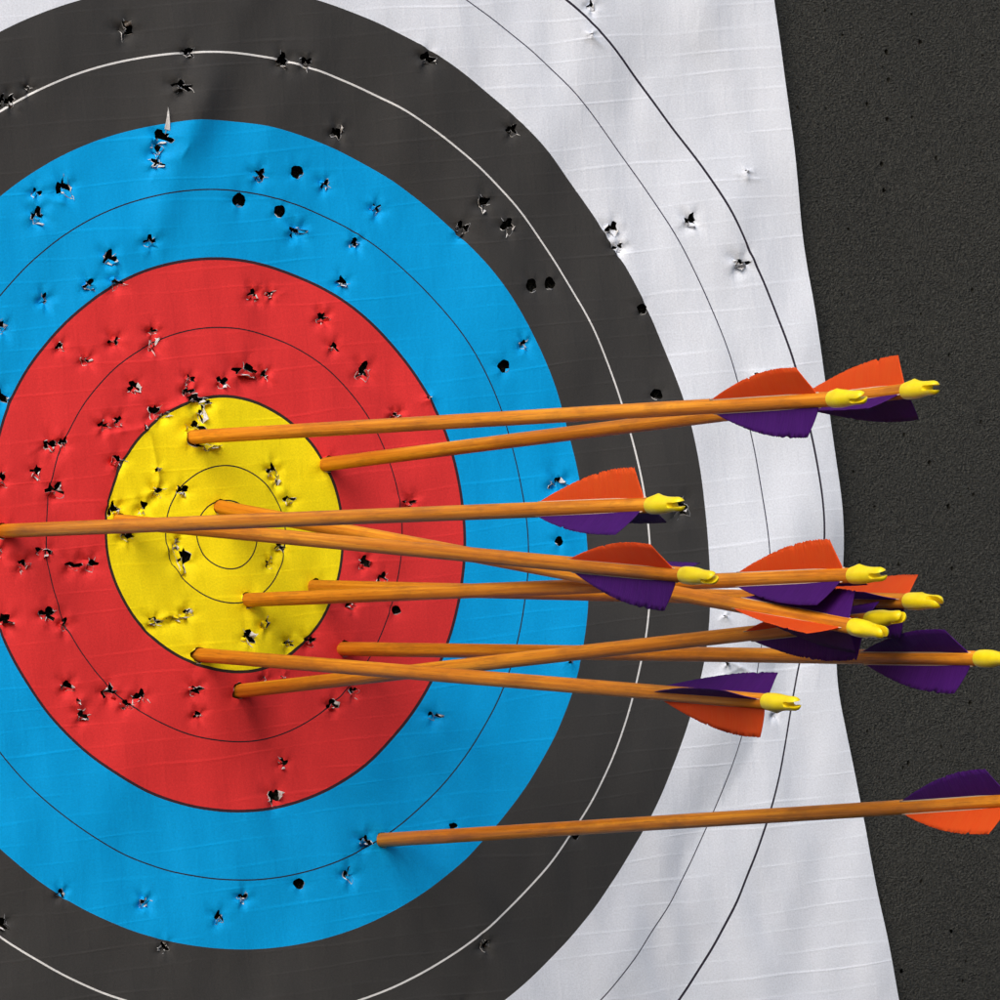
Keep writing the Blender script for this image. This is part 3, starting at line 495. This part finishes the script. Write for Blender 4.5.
def unplace(u, v):                   # the print position that lies at (u, v, 0)
    t = np.array([[u, v]], float); q = t.copy()
    for _ in range(20):
        s = place(q); off = s[:, :2] + VS * s[:, 2:3] - t
        q = q - off * 0.7
    return q[0]

for _k, (_e, *_r) in enumerate(ARROWS):
    ENTRIES.append(unplace(*_e))
for _k, (_u, _v) in enumerate(ENTRIES):
    DIMPLES.append((_u, _v, 7.5, -1.9, 1.3 * _k))      # paper pushed in round each shaft

# ------------------------------------------------------------------ foam butt
def inside(poly, x, y):
    c = False
    n = len(poly)
    j = n - 1
    for i in range(n):
        xi, yi = poly[i]; xj, yj = poly[j]
        if (yi > y) != (yj > y) and x < (xj - xi) * (y - yi) / (yj - yi) + xi:
            c = not c
        j = i
    return c

def sheet_with_holes(points, loops):
    """Delaunay sheet of the points with the loops cut out; returns verts, tris."""
    pts = [Vector(p) for p in points]; edges = []
    for lp in loops:
        b = len(pts)
        pts += [Vector(p) for p in lp]
        edges += [(b + i, b + (i + 1) % len(lp)) for i in range(len(lp))]
    vs, es, fs, *_ = delaunay_2d_cdt(pts, edges, [], 0, 1e-5, False)
    boxes = [(min(p[0] for p in l), max(p[0] for p in l), min(p[1] for p in l), max(p[1] for p in l)) for l in loops]
    cell = {}
    for k, bx in enumerate(boxes):
        for i in range(int(bx[0] // 20), int(bx[1] // 20) + 1):
            for j in range(int(bx[2] // 20), int(bx[3] // 20) + 1):
                cell.setdefault((i, j), []).append(k)
    keep = []
    for f in fs:
        cx = sum(vs[i].x for i in f) / 3; cy = sum(vs[i].y for i in f) / 3
        dead = False
        for k in cell.get((int(cx // 20), int(cy // 20)), ()):
            bx = boxes[k]
            if bx[0] <= cx <= bx[1] and bx[2] <= cy <= bx[3] and inside(loops[k], cx, cy):
                dead = True
                break
        if not dead:
            a, b, c = (vs[i] for i in f)
            keep.append(tuple(f) if (b - a).cross(c - a) > 0 else tuple(reversed(f)))
    return [(v.x, v.y) for v in vs], keep

def ragged_loop(u, v, a, b, n, rough, rnd):
    ph = [rnd.uniform(0, 6.28) for _ in range(4)]
    out = []
    for i in range(n):
        t = 2 * math.pi * (i + rnd.uniform(-0.25, 0.25)) / n
        k = 1 + rough * (0.42 * math.sin(3 * t + ph[0]) + 0.34 * math.sin(5 * t + ph[1]) + 0.16 * math.sin(8 * t + ph[2]) + rnd.uniform(-0.26, 0.26))
        out.append((u + a * k * math.cos(t), v + b * k * math.sin(t)))
    return out

def build_foam():
    rnd = random.Random(3)
    U0, U1, V0, V1 = -620.0, 760.0, -620.0, 620.0
    pts = []
    nu, nv = 60, 54
    for i in range(nu + 1):
        for j in range(nv + 1):
            pts.append((U0 + (U1 - U0) * i / nu, V0 + (V1 - V0) * j / nv))
    loops = []; depth = []
    pits = list(PITS)
    for _ in range(40):
        pits.append((rnd.uniform(430, 740), rnd.uniform(-600, 600), rnd.uniform(0.6, 1.2)))
    for (u, v, r) in pits:
        lp = ragged_loop(u, v, r * 0.8, r, 7, 0.35, rnd)
        if all(math.hypot(u - x, v - y) > r + s + 1.5 for x, y, s in depth):
            loops.append(lp); depth.append((u, v, r))
    for (u, v, a, b, s) in ALL_HOLES:
        p = place([(u, v)])[0]
        r = max(2.6, 0.95 * max(a, b))
        if s != 'f' and all(math.hypot(p[0] - x, p[1] - y) > r + t + 0.6 for x, y, t in depth):
            loops.append(ragged_loop(p[0], p[1], r, r, 9, 0.25, rnd)); depth.append((p[0], p[1], r))
    for (u, v, r) in depth:
        for k, m in ((1.5, 8), (2.2, 9), (3.6, 10)):
            for i in range(m):
                t = 2 * math.pi * (i + 0.3 * k) / m
                pts.append((u + r * k * math.cos(t), v + r * k * math.sin(t)))
    vs, fs = sheet_with_holes(pts, loops)
    rel = []
    for (x, y) in vs:
        n = FOAM_N + 0.8 * noise.noise(Vector((x * 0.012, y * 0.012, 0)))
        rel.append((x, y, n))
    verts = [P(*r) for r in rel]
    idx = {(round(x, 3), round(y, 3)): i for i, (x, y) in enumerate(vs)}
    faces = list(fs)
    for lp, (u, v, r) in zip(loops, depth):
        ids = [idx.get((round(x, 3), round(y, 3))) for x, y in lp]
        if None in ids:
            continue
        prev = ids
        for k, (sc, dz) in enumerate(((0.82, r * 1.3), (0.6, r * 4), (0.12, r * 8 + 12))):
            cur = []
            for i in ids:
                x, y, n = rel[i]
                cur.append(len(verts)); verts.append(P(u + (x - u) * sc, v + (y - v) * sc, n - dz))
            m = len(ids)
            for q in range(m):
                faces.append((prev[q], prev[(q + 1) % m], cur[(q + 1) % m], cur[q]))
            prev = cur
        faces.append(tuple(prev))
    # sides and back of the block
    b = len(verts)
    for n in (FOAM_N, FOAM_N - 180.0):
        for (x, y) in ((U0, V0), (U1, V0), (U1, V1), (U0, V1)):
            verts.append(P(x, y, n))
    for i in range(4):
        faces.append((b + (i + 1) % 4, b + i, b + 4 + i, b + 4 + (i + 1) % 4))
    faces.append((b + 7, b + 6, b + 5, b + 4))
    o = mesh_obj('foam_butt', verts, faces, [M_FOAM], smooth=False)
    o.data.polygons.foreach_set('use_smooth', [i < len(fs) for i in range(len(o.data.polygons))])
    o.data.set_sharp_from_angle(angle=math.radians(35))
    o['label'] = 'dark grey rough foam butt with small pits behind the paper face'
    o['category'] = 'archery butt'
    return o

build_foam()

# ------------------------------------------------------------------ printed face with its holes
def build_face():
    rnd = random.Random(21)
    c, s = math.cos(PAPER_ANGLE), math.sin(PAPER_ANGLE)
    def sheet(x, y):
        return (c * x - s * y, s * x + c * y)
    H = HALF
    loops, info = [], []
    for (u, v, a, b, st) in ALL_HOLES:
        if st == 'f':
            a, b = max(a * 0.8, 0.8), max(b * 0.7, 0.5)
        if st == 't':
            a, b = a * 1.22 + 0.15, b * 1.22 + 0.15
        size = max(a, b)
        n = 12 if size < 2 else 20
        rough = {'t': 0.62, 'r': 0.12, 'f': 0.5}[st]
        lp = ragged_loop(u, v, a, b, n, rough, rnd)
        loops.append(lp); info.append((u, v, a, b, st))
    entries = []
    for (u, v) in ENTRIES:
        k = 1.15 if len(entries) else 1.42
        u, v = u - 0.25, v + 0.15
        lp = ragged_loop(u, v, SHAFT_R * k, SHAFT_R * k, 18, 0.13, rnd)
        loops.append(lp); entries.append((u, v)); info.append((u, v, 4.4, 4.4, 'e'))
    pts = []
    fine = 4.0
    n = int(2 * H / fine)
    for i in range(n + 1):
        for j in range(n + 1):
            x, y = -H + 2 * H * i / n, -H + 2 * H * j / n
            q = sheet(x, y)
            far = q[0] < -190 or q[1] > 350 or q[1] < -310
            if far and (i % 3 or j % 3) and 0 < i < n and 0 < j < n:
                continue
            if 0 < i < n and 0 < j < n:
                q = (q[0] + rnd.uniform(-.8, .8), q[1] + rnd.uniform(-.8, .8))
            pts.append(q)
    for lp, (u, v, a, b, st) in zip(loops, info):
        for k, m in ((1.22, 14), (1.6, 14), (2.1, 16), (2.8, 18)):
            for i in range(m):
                t = 2 * math.pi * (i + 0.5 * (m % 4)) / m + rnd.uniform(-.1, .1)
                pad = 0.5 * (k - 1)
                pts.append((u + (a * k + pad) * math.cos(t), v + (b * k + pad) * math.sin(t)))
    for a, b, _ in CREASES:
        a, b = np.array(a), np.array(b); d = b - a; L = np.hypot(*d); d = d / L; nn = np.array([-d[1], d[0]])
        for t in np.arange(0, L, 1.6):
            for off in (0, 1.0, -1.0, 2.4, -2.4, 4, -4):
                p = a + d * (t + rnd.uniform(-.3, .3)) + nn * off
                pts.append((float(p[0]), float(p[1])))
    vs, fs = sheet_with_holes(pts, loops)
    vs = np.array(vs)
    # drop the hull slivers that run along the straight edges
    px = np.abs(c * vs[:, 0] + s * vs[:, 1]); py = np.abs(-s * vs[:, 0] + c * vs[:, 1])
    ex, ey = px > H - 0.02, py > H - 0.02
    fs = [f for f in fs if not (all(ex[i] for i in f) or all(ey[i] for i in f))]
    pos = place(vs)
    o = mesh_obj('target_face', [P(*p) for p in pos], fs, [M_PRINT], uvs=vs * MM)
    o['label'] = 'arrow-torn paper target face with yellow, red, blue, black and white rings'
    o['category'] = 'target face'

    # torn lips, petals and white edges round each hole: one part per hole
    for lp, (u, v, a, b, st) in zip(loops, info):
        size = max(a, b)
        V, F, FM, UVs = [], [], [], []
        def surf(grid, mat_front):
            """grid rows of (uv, pos) -> printed front and white back 0.25 mm behind it"""
            R, Cn = len(grid), len(grid[0])
            base = len(V)
            P3 = np.array([[g[1] for g in row] for row in grid])
            du = np.gradient(P3, axis=1) if Cn > 1 else None
            dv = np.gradient(P3, axis=0)
            nr = np.cross(du, dv); nr /= np.maximum(np.linalg.norm(nr, axis=2, keepdims=True), 1e-9)
            for sgn, mi in ((0.0, mat_front), (1.0, 1)):
                b0 = len(V)
                for r in range(R):
                    for q in range(Cn):
                        V.append(P(*(P3[r, q] + nr[r, q] * sgn * surf.side * 0.22)))
                        UVs.append((grid[r][q][0][0] * MM, grid[r][q][0][1] * MM))
                for r in range(R - 1):
                    for q in range(Cn - 1):
                        f = (b0 + r * Cn + q, b0 + r * Cn + q + 1, b0 + (r + 1) * Cn + q + 1, b0 + (r + 1) * Cn + q)
                        F.append(f if sgn == 0 else f[::-1]); FM.append(mi)
        surf.side = -1.0
        N = len(lp)
        ctr = np.array([u, v])
        def petal(i0, span, reach, bend, curl, front=0):
            ids = [(i0 + k) % N for k in range(span + 1)]
            pb = np.array([lp[i] for i in ids], float)
            wb = place(pb)
            mid = pb.mean(0); inw = ctr - mid; L = np.hypot(*inw)
            if L < 1e-6:
                return
            inw = inw / L
            rows = []
            steps = 5
            apex_k = rnd.uniform(0.25, 0.75)
            jit = [rnd.uniform(0.55, 1.25) for _ in ids]
            for r in range(steps + 1):
                t = r / steps
                row = []
                ang = bend + curl * t
                # running length along a curling strip
                ln, up = 0.0, 0.0
                for q in range(r):
                    aa = bend + curl * (q + 0.5) / steps
                    ln += math.cos(aa) / steps; up += math.sin(aa) / steps
                for k, (pq, wq) in enumerate(zip(pb, wb)):
                    x = k / span
                    squeeze = 1 - t ** 1.3
                    ap = pb[0] + (pb[-1] - pb[0]) * apex_k
                    flat = ap + (pq - ap) * squeeze
                    wap = wb[0] + (wb[-1] - wb[0]) * apex_k
                    w = wap + (wq - wap) * squeeze
                    rr = reach * jit[k]
                    pos3 = (w[0] + inw[0] * ln * rr, w[1] + inw[1] * ln * rr, w[2] + up * rr + 0.05)
                    row.append(((flat[0] + inw[0] * t * reach * .8, flat[1] + inw[1] * t * reach * .8), pos3))
                rows.append(row)
            surf(rows, front)
        def rim(i0, span, wid):
            """frayed white edge standing along a stretch of the hole"""
            rows = [[], []]
            for k in range(span + 1):
                i = (i0 + k) % N
                p = np.array(lp[i]); w = place([p])[0]
                d = ctr - p; d = d / max(np.hypot(*d), 1e-6)
                ww = wid * rnd.uniform(0.25, 1.2) * (1 if 0 < k < span else 0.3)
                rows[0].append((p, (w[0] - d[0] * 0.15, w[1] - d[1] * 0.15, w[2] + 0.12)))
                rows[1].append((p, (w[0] + d[0] * ww * .55, w[1] + d[1] * ww * .55, w[2] + 0.15 + ww * rnd.uniform(.3, .8))))
            surf(rows, 1)
        pick = lambda lo, hi: rnd.uniform(lo, hi)
        def fibre(i, ln, wid):
            """a thin shred of torn paper standing off the edge of the hole"""
            p = np.array(lp[i]); w = place([p])[0]
            th = math.atan2(p[1] - v, p[0] - u) + pick(-0.9, 0.9)
            d = np.array([math.cos(th), math.sin(th)]); nn = np.array([-d[1], d[0]])
            rise = pick(0.15, 0.8); bendy = pick(-0.5, 0.5)
            rows = []
            for q in range(4):
                t = q / 3
                ww = wid * (1 - t) ** 0.7 * 0.5 + 0.04
                c2 = w[:2] + d * ln * (t - 0.12) + nn * ln * bendy * t * t
                z = w[2] + 0.25 + rise * ln * t * (1.25 - 0.6 * t)
                rows.append([(p, (c2[0] - nn[0] * ww, c2[1] - nn[1] * ww, z)), (p, (c2[0] + nn[0] * ww, c2[1] + nn[1] * ww, z + 0.1))])
            surf(rows, 1)
        def at(theta):                       # loop index nearest an angle
            return min(range(N), key=lambda i: -math.cos(math.atan2(lp[i][1] - v, lp[i][0] - u) - theta))
        if st == 't':
            # the lower lip: a tongue of printed paper tipped up to the light, with a torn white tip
            sp = rnd.choice((4, 5, 6))
            petal((at(pick(-2.0, -1.1)) - sp // 2) % N, sp, size * pick(0.6, 1.0), pick(-0.75, -0.25), pick(-0.2, 0.3))
            for _ in range(rnd.choice((2, 3, 3, 4))):
                th = rnd.choice((-1.57, -0.8, -2.3, 0.1, 3.0, rnd.uniform(-3.1, 3.1))) + pick(-.35, .35)
                sp = rnd.choice((3, 3, 4, 5))
                i0 = (at(th) - sp // 2) % N
                kind = rnd.random()
                if kind < 0.50:              # pushed lip, still flat: the print shows
                    petal(i0, sp, size * pick(0.35, 0.7), pick(-0.5, 0.5), pick(-0.4, 0.7))
                elif kind < 0.88:            # bent out towards the archer
                    petal(i0, sp, size * pick(0.5, 0.95) + .4, pick(1.0, 1.7), pick(-0.2, 1.0))
                else:                        # folded right back, white side out
                    petal(i0, sp, size * pick(0.3, 0.65) + .5, pick(1.9, 2.5), pick(0.1, 0.8))
            for _ in range(rnd.choice((1, 2, 2, 3))):
                th = rnd.choice((-1.4, -0.5, 0.3, -2.4)) + pick(-.6, .6)
                sp = rnd.choice((3, 4, 6))
                rim((at(th) - sp // 2) % N, sp, pick(0.25, 0.7))
            for _ in range(rnd.choice((0, 1, 1, 2, 3))):
                fibre(rnd.randrange(N), pick(0.7, 1.4) + size * pick(0.1, 0.45), pick(0.18, 0.5))
        elif st == 'r':
            sp = rnd.choice((3, 4, 5))
            rim((at(pick(-2.2, -0.5)) - sp // 2) % N, sp, pick(0.25, 0.6))
            if rnd.random() < 0.6:
                petal((at(pick(-2, -1))) % N, 3, size * 0.35, pick(-.9, -.4), 0.2)
        elif st == 'f':
            for _ in range(2):
                sp = rnd.choice((2, 3))
                petal((at(pick(-2.4, 1.0)) - 1) % N, sp, size * pick(0.9, 1.4) + .8, pick(0.6, 1.5), pick(0.2, 1.0))
            rim((at(pick(-2, 0))) % N, 3, 0.7)
        elif st == 'e':
            for _ in range(2):
                petal(at(pick(1.0, 5.2)), rnd.choice((2, 3)), pick(0.6, 1.5), pick(0.9, 1.8), pick(0, .8))
            rim((at(pick(-2.6, -0.6)) - 1) % N, 4, 0.4)
        if not F:
            continue
        mesh_obj('torn_edge', V, F, [M_PRINT, M_TORN], parent=o, face_mats=FM, uvs=UVs)

    # the long upright splinter of paper above the big rip in the blue ring
    tip = [(-47.6, 240.0), (-46.2, 233.6)]
    a3 = place([tip[1]])[0]
    rows = []
    for t in (0, .25, .5, .75, 1.0):
        w = 1.7 * (1 - t) ** 0.8
        rows.append([((a3[0] - 45, 0.33), (a3[0] - w - 0.8 * t, a3[1] - 1.5 + 12.5 * t, a3[2] + 0.6 + 5.0 * t - 2 * t * t)),
                     ((a3[0] - 45, 0.33), (a3[0] + w - 1.4 * t, a3[1] - 2.2 + 13.2 * t, a3[2] + 0.9 + 5.4 * t - 2 * t * t))])
    V = [P(*g[1]) for row in rows for g in row]
    F = [(2 * i, 2 * i + 1, 2 * i + 3, 2 * i + 2) for i in range(4)]
    V += [v + Vector((0, 0.00025, 0)) for v in V]
    F += [tuple(j + 10 for j in reversed(f)) for f in list(F)]
    sp = mesh_obj('torn_splinter', V, F, [M_TORN], parent=o)
    sp['label'] = 'long pale splinter of paper standing up from a rip'
    return o

build_face()

# ------------------------------------------------------------------ arrows
def lathe(profile, seg, bow=None):
    V, F = [], []
    for (r, z) in profile:
        for i in range(seg):
            t = 2 * math.pi * i / seg
            dx = bow(z) if bow else 0.0
            V.append(Vector(((r * math.cos(t) + dx) * MM, r * math.sin(t) * MM, z * MM)))
    for k in range(len(profile) - 1):
        for i in range(seg):
            a, b = k * seg + i, k * seg + (i + 1) % seg
            F.append((a, b, b + seg, a + seg))
    F.append(tuple(range(seg - 1, -1, -1)))
    n = (len(profile) - 1) * seg
    F.append(tuple(range(n, n + seg)))
    return V, F

NOCK_LEN, VANE_LEN, VANE_H = 32.0, 103.0, 16.0

def nock_mesh():
    """moulded plastic nock: one turned body with an index ridge on the cock-vane side (+y) and a string slot cut through the end"""
    prof = [(0.0, 0.0), (3.9, 0.0), (4.45, 0.35), (4.65, 1.5), (4.8, 5), (4.8, 9), (4.6, 13), (4.25, 17), (4.05, 20), (3.95, 23),
            (3.9, 26), (3.8, 28), (3.4, 29.6), (2.7, 30.6), (1.5, 31.2), (0.0, 31.4)]
    seg = 40
    V, F = [], []
    for r, z in prof[1:-1]:
        for i in range(seg):
            t = 2 * math.pi * i / seg
            k = math.exp(-((z - 8.5) / 3.6) ** 2) * math.exp(-((t - math.pi / 2) / 0.36) ** 2)
            flat = 1.0 - 0.13 * min(1.0, max(0.0, (z - 13) / 8))
            V.append(((r + 1.35 * k) * math.cos(t) * flat * MM, (r + 1.35 * k) * math.sin(t) * MM, z * MM))
    n = len(prof) - 2
    for k in range(n - 1):
        for i in range(seg):
            a, b = k * seg + i, k * seg + (i + 1) % seg
            F.append((a, b, b + seg, a + seg))
    V += [(0, 0, 0), (0, 0, 31.4 * MM)]
    for i in range(seg):
        F.append(((i + 1) % seg, i, len(V) - 2))
        F.append(((n - 1) * seg + i, (n - 1) * seg + (i + 1) % seg, len(V) - 1))
    me = bpy.data.meshes.new('nock_blank')
    me.from_pydata(V, [], F)
    blank = link(bpy.data.objects.new('nock_blank', me))
    # the slot: a keyhole prism, wider at its floor, running along x
    outline = [(1.9, 40), (1.45, 30.5), (1.25, 27), (1.4, 24.8), (1.45, 23.2), (1.1, 21.8), (0.0, 21.2),
               (-1.1, 21.8), (-1.45, 23.2), (-1.4, 24.8), (-1.25, 27), (-1.45, 30.5), (-1.9, 40)]
    m = len(outline)
    SV = [(-8 * MM, y * MM, z * MM) for y, z in outline] + [(8 * MM, y * MM, z * MM) for y, z in outline]
    SF = [tuple(range(m)), tuple(range(2 * m - 1, m - 1, -1))] + [(i, m + i, m + (i + 1) % m, (i + 1) % m) for i in range(m)]
    sm = bpy.data.meshes.new('slot_cutter')
    sm.from_pydata(SV, [], SF)
    bm = bmesh.new(); bm.from_mesh(sm); bmesh.ops.recalc_face_normals(bm, faces=bm.faces); bm.to_mesh(sm); bm.free()
    cut = link(bpy.data.objects.new('slot_cutter', sm))
    md = blank.modifiers.new('slot', 'BOOLEAN'); md.operation = 'DIFFERENCE'; md.object = cut; md.solver = 'EXACT'
    bv = blank.modifiers.new('edge', 'BEVEL'); bv.width = 0.25 * MM; bv.segments = 2; bv.limit_method = 'ANGLE'; bv.angle_limit = math.radians(40)
    dg = bpy.context.evaluated_depsgraph_get()
    out = bpy.data.meshes.new_from_object(blank.evaluated_get(dg))
    out.name = 'nock'
    bpy.data.objects.remove(blank); bpy.data.objects.remove(cut)
    out.materials.clear(); out.materials.append(M_NOCK)
    out.polygons.foreach_set('use_smooth', [True] * len(out.polygons))
    out.set_sharp_from_angle(angle=math.radians(38))
    return out

def vane_height(t):
    front = 1 - (1 - min(t / 0.92, 1.0)) ** 1.9
    return VANE_H * (0.05 + 0.95 * front)

def vane_mesh(name, mat, rnd, ragged):
    """feather vane rising along +y from the shaft, z from front to rear, slightly dished, 0.5 mm thick"""
    nz, ny = 130, 5
    nicks = [(rnd.uniform(0.3, 0.95), rnd.uniform(0.03, 0.10), rnd.uniform(0.012, 0.03)) for _ in range(1 + (ragged > 1.2))]
    V, F, UVs = [], [], []
    for side in (0, 1):
        for i in range(nz + 1):
            t = i / nz
            H = vane_height(t) * (1 + rnd.uniform(-0.03, 0.02) * (0.5 + 0.5 * ragged))
            for c, dep, wd in nicks:                       # small splits in the barbs
                H *= 1 - dep * max(0.0, 1 - abs(t - c) / wd)
            for j in range(ny + 1):
                s = j / ny
                y = SHAFT_R - 0.25 + H * s
                rake = -7.5 * (s ** 1.15) * max(0.0, (t - 0.25) / 0.75)     # rear edge cut forward
                x = 1.7 * math.sin(t * 2.4) * s * s + (0.27 - 0.17 * s) * (1 if side else -1) + 0.6 * (t - 0.5)
                z = VANE_LEN * t + rake
                V.append((x * MM, y * MM, z * MM)); UVs.append((z * MM, y * MM))
    row = ny + 1; half = (nz + 1) * row
    for side in (0, 1):
        for i in range(nz):
            for j in range(ny):
                a = side * half + i * row + j
                f = (a, a + 1, a + row + 1, a + row)
                F.append(f if side == 1 else f[::-1])
    border = [(i * row + ny, (i + 1) * row + ny) for i in range(nz)] + [(nz * row + j + 1, nz * row + j) for j in reversed(range(ny))] + [(0 + j, j + 1) for j in range(ny)]
    for a, b in border:
        F.append((a, b, b + half, a + half))
    me = bpy.data.meshes.new(name)
    me.from_pydata(V, [], F)
    me.materials.append(mat)
    lay = me.uv_layers.new(name='UVMap')
    for l in me.loops:
        lay.data[l.index].uv = UVs[l.vertex_index]
    me.polygons.foreach_set('use_smooth', [True] * len(me.polygons))
    return me

def quill_mesh():
    V, F = [], []
    n = 16
    for i in range(n + 1):
        t = i / n
        w = 0.30 * (0.55 + 0.45 * math.sin(math.pi * min(t + 0.08, 1)))
        x0 = 0.6 * (t - 0.5)
        h = 0.55
        for dx, dy in ((-w * 1.5, -0.3), (-w, h * .7), (0, h), (w, h * .7), (w * 1.5, -0.3)):
            V.append(((x0 + dx) * MM, (SHAFT_R + dy) * MM, (-3 + (VANE_LEN + 5) * t) * MM))
    for i in range(n):
        for k in range(4):
            a = i * 5 + k
            F.append((a, a + 5, a + 6, a + 1))
    F.append((0, 1, 2, 3, 4)); F.append(tuple(n * 5 + k for k in (4, 3, 2, 1, 0)))
    me = bpy.data.meshes.new('quill')
    me.from_pydata(V, [], F)
    me.materials.append(M_QUILL)
    me.polygons.foreach_set('use_smooth', [True] * len(me.polygons))
    return me

rv = random.Random(8)
NOCK_ME, QUILL_ME = nock_mesh(), quill_mesh()
ORANGE_ME = [vane_mesh('vane', M_ORANGE, rv, k) for k in (0.6, 1.0, 1.6)]
PURPLE_ME = [vane_mesh('vane', M_PURPLE, rv, k) for k in (0.6, 1.0, 1.6)]

def child(name, me, parent, loc=(0, 0, 0), rotz=0.0):
    o = link(bpy.data.objects.new(name, me))
    o.parent = parent
    o.location = loc
    o.rotation_euler = (0, 0, rotz)
    return o

for k, (ent, tip, degs, gap, label) in enumerate(ARROWS):
    a, b = P(ent[0], ent[1], 0.0), P(*tip)
    ax = (b - a).normalized()
    L = (b - a).length / MM
    up = Vector((0, 0, 1)); up = (up - ax * up.dot(ax)).normalized()
    right = up.cross(ax)
    root = link(bpy.data.objects.new('arrow', None))
    root.empty_display_size = 0.05
    root.matrix_world = Matrix.Translation(a) @ Matrix((right, up, ax)).transposed().to_4x4()
    root['label'] = label
    root['category'] = 'arrow'
    root['group'] = 'wooden arrows stuck in the target face'
    # shaft: straight-ish dowel, pile end buried in the foam
    Ls = L - NOCK_LEN
    bow_a = rv.uniform(-1.3, 1.3)
    bow = lambda z: bow_a * math.sin(math.pi * max(0.0, min(1.0, z / Ls)))
    prof = [(0.4, -95.0), (2.6, -88.0), (SHAFT_R, -78.0)] + [(SHAFT_R, Ls * i / 14) for i in range(15)] + [(SHAFT_R - 0.5, Ls + 1.0)]
    V, F = lathe(prof, 24, bow)
    sh = mesh_obj('shaft', V, F, [M_WOOD], parent=root)
    sh.rotation_euler = (0, 0, rv.uniform(0, 6.28) if abs(bow_a) < 0.0 else 0.0)
    child('nock', NOCK_ME, root, (0, 0, Ls * MM), math.radians(degs[0]))
    z0 = (L - NOCK_LEN - gap - VANE_LEN) * MM
    for i in range(3):
        me = ORANGE_ME[k % 3] if i == 0 else PURPLE_ME[(k + i) % 3]
        v = child('vane', me, root, (0, 0, z0), math.radians(degs[i]))
        v['label'] = 'orange vane' if i == 0 else 'purple vane'
        child('quill', QUILL_ME, v)
